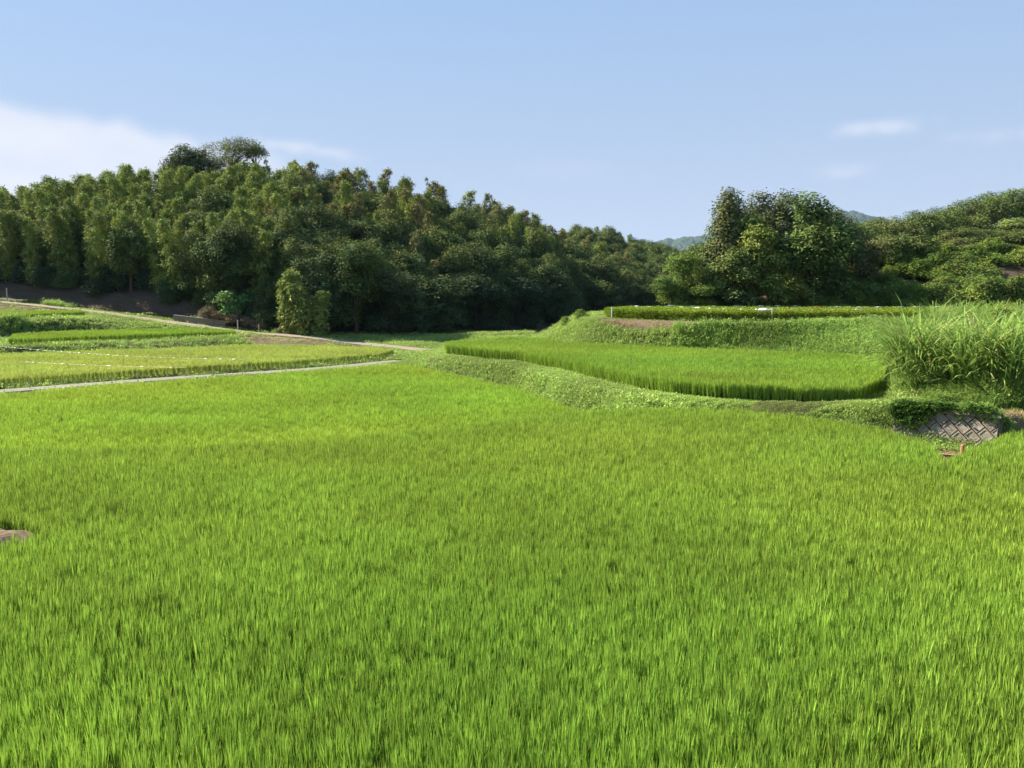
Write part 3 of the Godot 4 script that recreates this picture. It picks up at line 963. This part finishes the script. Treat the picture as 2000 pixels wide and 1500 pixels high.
	tree_to("large_leaved_tree", big[2], 8.0, 6.0, 17.0, -63.9, 3.2, 8.2, 4.6, "low large-leaved tree in front of the pointed tree")
	tree_to("large_leaved_tree", big[0], 8.0, 6.0, 20.6, -63.6, 3.2, 8.0, 4.2, "low large-leaved tree in front of the biggest one")
	tree_to("round_tree", rd, 10.0, 7.0, 27.1, -69.6, 4.4, 12.1, 4.2, "small round dark crown at the end of the tree group")
	var yg := []
	for i in 2: yg.append(tree_kind(5.0, 4.4, "low", 14, 9000, 0.16, [Color(0.14, 0.2, 0.042), Color(0.118, 0.18, 0.042)][i]))
	tree_to("leafy_shrub", yg[0], 5.0, 4.4, 13.6, -65.4, 3.2, 8.2, 4.2, "yellow green shrub at the open end of the tree group")
	tree_to("leafy_shrub", yg[1], 5.0, 4.4, 12.3, -64.0, 3.2, 6.4, 3.2, "lower shrub at the tip of the tree group by the terrace corner")
	tree_to("leafy_shrub", yg[1], 5.0, 4.4, 15.6, -68.6, 3.2, 9.6, 4.4, "tall shrub leaning against the pointed tree")
	tree_to("leafy_shrub", yg[0], 5.0, 4.4, 14.6, -63.6, 3.2, 5.6, 3.4, "bright low shrub in front of the shrubs by the terrace corner")
	var mixed := []
	for i in 4: mixed.append(tree_kind(7.0, 6.0, "" if i < 2 else "low", 15, 11000, 0.19, [Color(0.140, 0.172, 0.056), Color(0.118, 0.166, 0.048), Color(0.165, 0.205, 0.055), Color(0.150, 0.160, 0.058)][i]))
	var hillside := [[30.4, -73, 5.2, 11.0, 6.2, 3], [35.4, -76.5, 7.0, 10.4, 5.6, 0], [37.6, -83, 7.8, 12.5, 6.4, 0], [42.6, -87, 8.6, 13.5, 6.2, 1], [47.5, -92, 9.2, 14.4, 5.0, 1], [51.8, -96, 10.0, 15.3, 5.8, 0], [57.5, -102, 11.4, 16.6, 6.8, 1], [62.3, -106, 12.4, 17.9, 7.6, 1], [67.5, -108, 13.2, 19.0, 8.2, 2], [51.7, -94, 9.6, 13.6, 7.0, 2], [54.2, -91, 9.8, 13.2, 7.4, 2], [58.5, -92, 10.4, 13.6, 7.0, 1], [41.2, -79.5, 7.9, 10.3, 5.4, 3], [48, -86.5, 8.8, 11.6, 6.2, 1], [53, -85.5, 9.0, 11.6, 6.4, 0], [44.6, -83, 8.4, 11.4, 5.6, 0], [33, -80, 7.4, 11.6, 6.0, 1], [58, -86, 9.6, 12.4, 7, 1], [63, -95, 11, 15, 7.5, 0], [40, -92, 8.4, 13, 6.4, 1]]
	for q in hillside:
		tree_to("hillside_tree", mixed[q[5]], 7.0, 6.0, q[0], q[1], q[2] - 0.6, q[3], q[4], "olive green tree in the wood on the slope above the upper terrace", "tree", "trees on the slope above the terrace")
	# shrubs over the slope and along its foot
	var shrub := []
	for i in 3: shrub.append(tree_kind(2.6, 3.0, "low", 10, 3600, 0.15, [Color(0.141, 0.208, 0.039), Color(0.179, 0.242, 0.048), Color(0.114, 0.167, 0.041)][i]))
	for i in 15:
		var p := slope.at(0.335 + 0.62 * (i + rng.randf_range(0.2, 0.8)) / 15.0, 0.015)
		tree_to("hedge_shrub", shrub[rng.randi() % 3], 2.6, 3.0, p.x, p.z - 0.6, p.y - 0.3, p.y + rng.randf_range(1.9, 2.7), rng.randf_range(2.6, 3.3), "leafy shrub in the row along the foot of the slope", "shrub", "shrubs along the foot of the slope")
	for i in 16:
		var p := slope.at(0.12 + 0.25 * (i + rng.randf()) / 16.0, 0.01)
		tree_to("low_bush", shrub[rng.randi() % 3], 2.6, 3.0, p.x, p.z + 1.8, 3.1, 3.1 + rng.randf_range(1.2, 1.9), rng.randf_range(1.8, 2.6), "low green bush in the strip under the large-leaved trees", "bush", "bushes under the large-leaved trees")
	for i in 120:
		var su := rng.randf_range(0.36, 0.99)
		var sv := rng.randf_range(0.04, 0.42)
		var p := slope.at(su, sv)
		var where := ("low" if sv < 0.17 else ("halfway up" if sv < 0.3 else "high")) + " on the slope " + ("next to the tree group" if su < 0.52 else ("above the end of the upper crop" if su < 0.72 else "behind the tall grass mound"))
		tree_to("slope_shrub", shrub[rng.randi() % 3], 2.6, 3.0, p.x, p.z, p.y - 0.4, p.y + rng.randf_range(0.9, 1.9), rng.randf_range(2.2, 3.6), "leafy overgrown mound " + where, "shrub", "overgrown mounds " + where)
	for i in 26:
		var p := slope.at(rng.randf_range(0.1, 0.5), rng.randf_range(0.16, 0.5))
		tree_to("understorey_bush", shrub[2], 2.6, 3.0, p.x, p.z, p.y - 0.4, p.y + rng.randf_range(1.6, 3.0), rng.randf_range(3, 4.4), "dark bush in the shade behind the tree group", "bush", "bushes behind the tree group")
	# pale sapling with large round leaves
	var b := Buf.new()
	var c := Buf.new()
	c.tube([Vector3(0, -0.2, 0), Vector3(0.05, 1.4, 0), Vector3(0.02, 2.9, 0.04)], [0.03, 0.022, 0.008], 5, Color(0.2, 0.22, 0.1))
	for i in 30:
		var y := 0.4 + 2.5 * i / 30.0
		var a := i * 2.4
		var d := Vector3(cos(a), 0.25, sin(a)).normalized()
		leaf(b, Vector3(0.03, y, 0) + d * 0.18, (d + Vector3.DOWN * 0.35).normalized(), (Vector3.UP + d * 0.5).normalized(), 0.42, 0.36, vary(Color(0.16, 0.22, 0.09), 0.15))
	stand("sapling", [b.mesh(mats.leaf), c.mesh(mats.bark)], Vector3(22.3, 3.3, -61.3), 0.4, Vector3.ONE, "pale large-leaved sapling standing in front of the tree group", "sapling", "", "stem")
	# bushes at the tip of the upper terrace
	for q in [[5.0, -59.6, 0.8, 1.3], [4.0, -60.6, 0.7, 1.2]]:
		var y := height(q[0], q[1])
		tree_to("terrace_bush", shrub[1], 2.6, 3.0, q[0], q[1], y - 0.2, y + q[2], q[3], "small green bush on the bank at the tip of the upper terrace", "bush", "bushes at the terrace tip")
	# tall arching grass on the mound
	var reed := []
	for i in 4: reed.append(reed_clump(320, 2.75))
	var spots := []
	for i in 44:
		var x := rng.randf_range(14.6, 25.0)
		var z := -26.9 - (x - 14.6) * 0.06 - rng.randf() * 9.0
		if x < 15.6 and z > -27.6: z -= 1.2
		if (x - 14.0) < (-28.5 - z) * 0.42 + 0.4: continue
		spots.append(Vector2(x, z))
	for q in [Vector2(14.5, -29.4), Vector2(14.9, -28.8), Vector2(15.0, -30.6), Vector2(15.6, -32.2), Vector2(15.6, -27.9), Vector2(16.6, -27.2), Vector2(15.4, -29.8), Vector2(16.4, -28.6), Vector2(17.6, -27.4), Vector2(16.2, -31.2), Vector2(17.2, -33.4), Vector2(18.6, -27.2), Vector2(17.4, -29.4)]: spots.append(q)
	for i in 60:
		var z := rng.randf_range(-46.0, -35.5)
		spots.append(Vector2(-z * rng.randf_range(0.49, 0.68), z))
	for q in spots:
		var k := rng.randf_range(0.82, 1.1) * (1.22 if q.y > -31.0 else (1.0 if q.y > -34.5 else 0.72))
		var t := thing("tall_grass_clump", Vector3(q.x, height(q.x, q.y) - 0.1, q.y), rng.randf() * TAU)
		put("blades", reed[rng.randi() % 4], t)
		t.scale = Vector3(k * 1.1, k * 0.92, k * 1.1)
		var spot := "on the mound just above the block wall" if q.y > -28.6 else ("in the middle of the thicket on the mound" if q.y > -34.5 else "at the back of the mound beside the upper terrace")
		tag(t, "tall clump of arching grass " + spot, "grass clump", "tall grass " + spot)
	for i in 26:
		var x := rng.randf_range(21.0, 34.0)
		var z := rng.randf_range(-47.0, -37.5)
		if x / -z < 0.53: continue
		var y := height(x, z)
		tree_to("mound_shrub", shrub[1], 2.6, 3.0, x, z, y - 0.3, y + rng.randf_range(1.0, 1.9), rng.randf_range(1.6, 2.6), "bright green weedy shrub on the mound behind the tall grass", "shrub", "shrubs on the mound")

func broad_big(tall: float, wide: float, col: Color) -> Array:
	var l := crown_lobes(tall, wide, "low", 15)
	for i in 4: l.append([Vector3(rng.randf_range(-0.15, 0.15) * wide, tall * (0.7 + 0.07 * i), rng.randf_range(-0.15, 0.15) * wide), Vector3.ONE * wide * 0.16])
	return [broadleaf(l, 14000, 0.25, col, mats.leaf, 0.6, 0.5), trunk_mesh(tall * 0.72, 0.2, l, Color(0.085, 0.065, 0.045))]

func reed_clump(n: int, tall: float) -> ArrayMesh:
	var b := Buf.new()
	for i in n:
		var a := rng.randf() * TAU
		var r := sqrt(rng.randf()) * 0.55
		var green := vary(Color(0.235, 0.345, 0.08), 0.3, 0.15)
		if rng.randf() < 0.04: green = vary(Color(0.4, 0.36, 0.18), 0.2)
		var y := rng.randf_range(0, 0.5) * tall
		blade(b, Vector3(cos(a) * r, y * 0.9, sin(a) * r), a + rng.randf_range(-1, 1), rng.randf_range(0.02, 0.36), rng.randf_range(0.7, 2.7), tall * rng.randf_range(0.45, 0.75), rng.randf_range(0.028, 0.05), green, 5, rng.randf_range(-0.9, 0.9))
	return b.mesh(mats.grass)

# ---------------------------------------------------------------- built things
func post(called: String, at: Vector3, tall: float, radius: float, col: Color, label: String, category: String, group := "") -> void:
	var b := Buf.new()
	b.tube([Vector3(0, -0.3, 0), Vector3(0, tall, 0)], [radius, radius], 8, col)
	b.tube([Vector3(0, tall, 0), Vector3(0, tall + radius * 0.6, 0)], [radius, radius * 0.3], 8, col)
	var o := put(called, b.mesh(mats.plain))
	o.position = at
	tag(o, label, category, group)

func tape_line(pts: Array, step: float, piece: float, wide: float, post_top: float, cols: Array, label: String) -> void:
	var t := thing("bird_tape", pts[0] - Vector3(0, post_top, 0))
	var s := Buf.new()
	for i in pts.size() - 1:
		var a: Vector3 = pts[i] - t.position
		var b: Vector3 = pts[i + 1] - t.position
		var line := []
		for k in 9:
			var q := a.lerp(b, k / 8.0)
			q.y -= sin(PI * k / 8.0) * 0.05
			line.append(q)
		var thin := []
		for k in 9: thin.append(0.004)
		s.tube(line, thin, 4, Color(0.6, 0.6, 0.55))
	put("string", s.mesh(mats.plain), t)
	var piece_mesh := {}
	for k in cols.size():
		var b := Buf.new()
		# a twisted length of flat tape
		var n := 6
		for i in n:
			var f0 := float(i) / n - 0.5
			var f1 := float(i + 1) / n - 0.5
			var w0 := Vector3(0, cos(f0 * 2.2), sin(f0 * 2.2)) * wide * 0.5
			var w1 := Vector3(0, cos(f1 * 2.2), sin(f1 * 2.2)) * wide * 0.5
			b.quad(Vector3(f0 * piece, 0, 0) - w0, Vector3(f1 * piece, 0, 0) - w1, Vector3(f1 * piece, 0, 0) + w1, Vector3(f0 * piece, 0, 0) + w0, cols[k])
		piece_mesh[k] = b.mesh(mats.plain)
	for i in pts.size() - 1:
		var a: Vector3 = pts[i] - t.position
		var b: Vector3 = pts[i + 1] - t.position
		var n := int(a.distance_to(b) / step)
		for k in n:
			var f := (k + 0.5 + rng.randf_range(-0.15, 0.15)) / n
			var q := a.lerp(b, f)
			q.y -= sin(PI * f) * 0.05
			var o := put("tape", piece_mesh[0 if rng.randf() < 0.86 or cols.size() == 1 else 1 + rng.randi() % (cols.size() - 1)], t)
			var d := (b - a).normalized()
			o.transform = Transform3D(Basis(d, Vector3.UP, d.cross(Vector3.UP)).orthonormalized().scaled(Vector3.ONE * rng.randf_range(0.7, 1.15)), q)
	for i in pts.size():
		var b := Buf.new()
		var y := height(pts[i].x, pts[i].z)
		b.tube([Vector3(0, y - pts[i].y - 0.2, 0), Vector3(0, 0.06, 0)], [0.012, 0.012], 6, Color(0.3, 0.28, 0.22))
		var o := put("stake", b.mesh(mats.plain), t)
		o.position = pts[i] - t.position
	tag(t, label, "bird tape")

func make_objects() -> void:
	make_wall()
	var white := Color(0.85, 0.85, 0.82)
	tape_line([Vector3(-38, 1.35, -58.2), Vector3(-23, 1.3, -48.6), Vector3(-15.0, 1.3, -46.1)], 0.95, 0.42, 0.032, 1.1, [white], "long string of white bird tape over the pale paddy, the far one")
	tape_line([Vector3(-27, 1.22, -45.4), Vector3(-16.8, 1.2, -42.2)], 1.7, 0.55, 0.034, 1.0, [white, Color(0.8, 0.45, 0.1)], "shorter string of white bird tape near the farm lane")
	tape_line([Vector3(8.8, 4.0, -61), Vector3(12.3, 3.98, -57), Vector3(15.6, 3.96, -51.4), Vector3(22, 4.0, -50.6)], 1.25, 0.6, 0.055, 0.75, [white, Color(0.75, 0.2, 0.06)], "string of white and red bird tape over the upper crop, front line")
	tape_line([Vector3(11.5, 4.0, -62.6), Vector3(19.2, 4.0, -61.6), Vector3(30.7, 4.0, -57.6)], 1.35, 0.6, 0.055, 0.75, [white, Color(0.75, 0.2, 0.06)], "string of white bird tape over the upper crop, line by the trees")
	tape_line([Vector3(32.2, 9.6, -75.6), Vector3(37.2, 9.68, -75.4)], 0.62, 0.3, 0.05, 2.0, [white], "short string of white tape high on the wooded slope")
	# white bag hung on a fence post
	post("fence_post", Vector3(15.6, 3.2, -49.55), 0.8, 0.03, Color(0.5, 0.48, 0.44), "grey fence post with a white bag beside it on the upper terrace", "post")
	var b := Buf.new()
	for i in 14:
		var a := TAU * i / 14
		var a2 := TAU * (i + 1) / 14
		for k in 5:
			var t0 := PI * k / 5.0
			var t1 := PI * (k + 1) / 5.0
			var f := func(t: float, an: float) -> Vector3: return Vector3(sin(t) * cos(an) * (0.34 + 0.07 * sin(an * 3)), cos(t) * (0.13 + 0.03 * cos(an * 2)), sin(t) * sin(an) * 0.2)
			b.quad(f.call(t0, a), f.call(t0, a2), f.call(t1, a2), f.call(t1, a), Color(0.8, 0.8, 0.78))
	b.tube([Vector3(0.28, 0.02, 0), Vector3(0.42, 0.06, 0), Vector3(0.52, 0.05, 0.02)], [0.05, 0.03, 0.05], 6, Color(0.8, 0.8, 0.78))
	var bag := put("plastic_bag", b.mesh(mats.plain))
	bag.position = Vector3(15.25, 3.93, -50.2)
	tag(bag, "white plastic bag resting on the crop beside the fence post", "bag")
	post("marker_post", Vector3(6.75, 3.15, -55.9), 0.85, 0.03, Color(0.7, 0.72, 0.78), "pale marker post at the tip of the upper terrace", "post")
	post("marker_post", Vector3(6.1, 3.0, -55.0), 0.45, 0.025, Color(0.3, 0.26, 0.2), "short dark stake on the bare earth at the terrace tip", "post")
	post("road_post", Vector3(-26.0, 1.4, -78.2), 0.85, 0.06, Color(0.45, 0.4, 0.33), "weathered post on the far side of the hill road by the low wall", "post")
	post("road_post", Vector3(-23.7, 1.2, -77.2), 0.7, 0.05, Color(0.3, 0.27, 0.23), "short post at the hill road near the bamboo clump", "post")
	post("road_post", Vector3(-55.0, 4.0, -90.2), 1.3, 0.06, Color(0.5, 0.42, 0.3), "tall thin post where the hill road leaves the view", "post")
	post("field_stake", Vector3(-20.3, 0.25, -44.4), 0.55, 0.02, Color(0.35, 0.3, 0.2), "thin stake at the lane edge by the pale paddy corner", "stake")
	post("field_stake", Vector3(-24.3, 0.25, -41.2), 0.5, 0.02, Color(0.35, 0.3, 0.2), "thin stake on the verge near the start of the lane", "stake")
	# low concrete wall beside the hill road
	var a0 := Vector3(-33.6, 2.0, -82.0)
	var a1 := Vector3(-27.6, 1.5, -79.6)
	var t := thing("low_wall", a0)
	var dirv := a1 - a0
	for i in 5:
		var mid := dirv * ((i + 0.5) / 5.0)
		var bb := Buf.new()
		var bas := Basis.looking_at(dirv.normalized(), Vector3.UP)
		bb.box(Vector3.ZERO, Vector3(0.22, 0.85, dirv.length() / 5.0 - 0.03), bas, vary(Color(0.3, 0.27, 0.23), 0.1))
		bb.box(bas * Vector3(0, 0.46, 0), Vector3(0.28, 0.07, dirv.length() / 5.0 - 0.03), bas, vary(Color(0.36, 0.33, 0.28), 0.1))
		var o := put("wall_panel", bb.mesh(mats.concrete), t)
		o.position = mid + Vector3(0, 0.2, 0)
	tag(t, "low grey concrete wall along the hill road under the grove", "wall")
	# white plastic crate half hidden in the weeds
	var cb := Buf.new()
	cb.box(Vector3(0, 0.2, 0), Vector3(0.75, 0.4, 0.5), Basis.IDENTITY, Color(0.72, 0.72, 0.7))
	cb.box(Vector3(0, 0.42, 0), Vector3(0.82, 0.05, 0.57), Basis.IDENTITY, Color(0.8, 0.8, 0.78))
	var crate := put("lidded_box", cb.mesh(mats.plain))
	crate.position = Vector3(22.3, height(22.3, -36) + 0.55, -36)
	tag(crate, "pale box half hidden in the weeds behind the tall grass", "box")
	# orange-brown sluice post and plank at the ditch corner
	post("sluice_post", Vector3(12.75, 0.4, -22.95), 0.42, 0.05, Color(0.36, 0.2, 0.1), "short rusty brown post in front of the block wall", "post")
	var pl := Buf.new()
	pl.box(Vector3.ZERO, Vector3(1.9, 0.07, 0.16), Basis(Vector3.UP, -0.5), Color(0.42, 0.34, 0.2))
	var plank := put("ditch_plank", pl.mesh(mats.concrete))
	plank.position = Vector3(12.5, 0.52, -22.9)
	tag(plank, "weathered plank edging the ditch in front of the block wall", "plank")

func make_wall() -> void:
	# battered retaining wall of square blocks laid on the diagonal
	var a := Vector3(12.0, 0.35, -25.83)
	var b := Vector3(14.15, 0.35, -23.75)
	var along := (b - a).normalized()
	var length := (b - a).length()
	var outn := along.cross(Vector3.UP).normalized()
	if outn.x > 0: outn = -outn
	var up := (Vector3.UP - outn * 0.28).normalized()
	var nrm := along.cross(up).normalized()
	if nrm.dot(outn) < 0: nrm = -nrm
	var t := thing("block_wall", a)
	var tall := 1.1
	var bk := Buf.new()
	var bas := Basis(along, up, nrm)
	bk.box(along * length * 0.5 + up * tall * 0.5 - nrm * 0.12, Vector3(length + 0.1, tall, 0.2), bas, Color(0.24, 0.2, 0.17))
	put("backing", bk.mesh(mats.concrete), t)
	var cp := Buf.new()
	cp.box(along * length * 0.5 + up * (tall + 0.05) - nrm * 0.06, Vector3(length + 0.1, 0.1, 0.3), bas, Color(0.36, 0.32, 0.28))
	put("coping", cp.mesh(mats.concrete), t)
	var frame := PackedVector2Array([Vector2(0, 0), Vector2(length, 0), Vector2(length, tall), Vector2(0, tall)])
	var bw := 0.3
	var bh := 0.4
	var turn := 0.82
	for i in range(-6, 18):
		for j in range(-14, 14):
			var o := Vector2(i * bw, j * bh + (0.0 if i % 2 == 0 else bh * 0.5))
			var rect := PackedVector2Array()
			for c in [Vector2(0.012, 0.012), Vector2(bw - 0.012, 0.012), Vector2(bw - 0.012, bh - 0.012), Vector2(0.012, bh - 0.012)]:
				rect.append((o + c).rotated(turn))
			var cut := Geometry2D.intersect_polygons(rect, frame)
			if cut.is_empty(): continue
			var outline: PackedVector2Array = cut[0]
			var inner := Geometry2D.offset_polygon(outline, -0.045)
			if inner.is_empty() or outline.size() < 3: continue
			var col := vary(Color(0.4, 0.36, 0.31), 0.18, 0.03)
			var bb := Buf.new()
			var mid := Vector2.ZERO
			for q in outline: mid += q / outline.size()
			var place := func(q: Vector2, d: float) -> Vector3: return along * q.x + up * q.y + nrm * d
			var rim := 0.05 + rng.randf_range(-0.008, 0.008)
			var ins: PackedVector2Array = outline.duplicate()
			for k in ins.size(): ins[k] = outline[k].lerp(mid, 0.26)
			var n := outline.size()
			for k in n:
				var q0 := outline[k]
				var q1 := outline[(k + 1) % n]
				var m0 := q0.lerp(mid, 0.07)
				var m1 := q1.lerp(mid, 0.07)
				bb.quad(place.call(q0, -0.04), place.call(q1, -0.04), place.call(q1, rim - 0.012), place.call(q0, rim - 0.012), col)
				bb.quad(place.call(q0, rim - 0.012), place.call(q1, rim - 0.012), place.call(m1, rim), place.call(m0, rim), col)
				bb.quad(place.call(m0, rim), place.call(m1, rim), place.call(ins[(k + 1) % n], rim), place.call(ins[k], rim), col)
				bb.quad(place.call(ins[k], rim), place.call(ins[(k + 1) % n], rim), place.call(ins[(k + 1) % n].lerp(mid, 0.08), rim - 0.018), place.call(ins[k].lerp(mid, 0.08), rim - 0.018), col)
				bb.tri(place.call(ins[k].lerp(mid, 0.08), rim - 0.018), place.call(ins[(k + 1) % n].lerp(mid, 0.08), rim - 0.018), place.call(mid, rim - 0.018), col)
			put("block", bb.mesh(mats.concrete), t)
	tag(t, "weathered concrete block wall laid diagonally at the corner of the foreground paddy", "wall")
	# greenery trailing over its top
	var vine := []
	for i in 3: vine.append(tuft(24, 0.42, 0.16, 0.016, Color(0.09, 0.17, 0.035), 3.2, mats.grass, 26))
	var xf := []
	var cols := []
	for i in 185:
		var f := rng.randf()
		var p := a + along * f * length + up * (tall + 0.06) - nrm * rng.randf_range(-0.06, 0.4)
		p += nrm * (0.05 if rng.randf() < 0.5 else 0.0) - up * (rng.randf() * 0.22 if noise.get_noise_1d(f * 900) > 0.0 else 0.0)
		if i >= 120:
			f = pow(rng.randf(), 1.1) * 0.36
			p = a + along * f * length + up * (tall - pow(rng.randf(), 1.5) * 0.75 * (0.4 + 0.6 * absf(noise.get_noise_1d(f * 1400)) * 2.0)) + nrm * 0.06
		var k := rng.randf_range(0.6, 1.1)
		xf.append(Transform3D(Basis(Vector3.UP, rng.randf() * TAU).scaled(Vector3.ONE * k), p))
		var g := rng.randf_range(0.75, 1.15)
		cols.append(Color(g, g, g))
	tag(scatter("wall_greenery", vine, xf, cols)[0], "green weeds trailing over the top of the block wall", "weeds", "", "stuff")
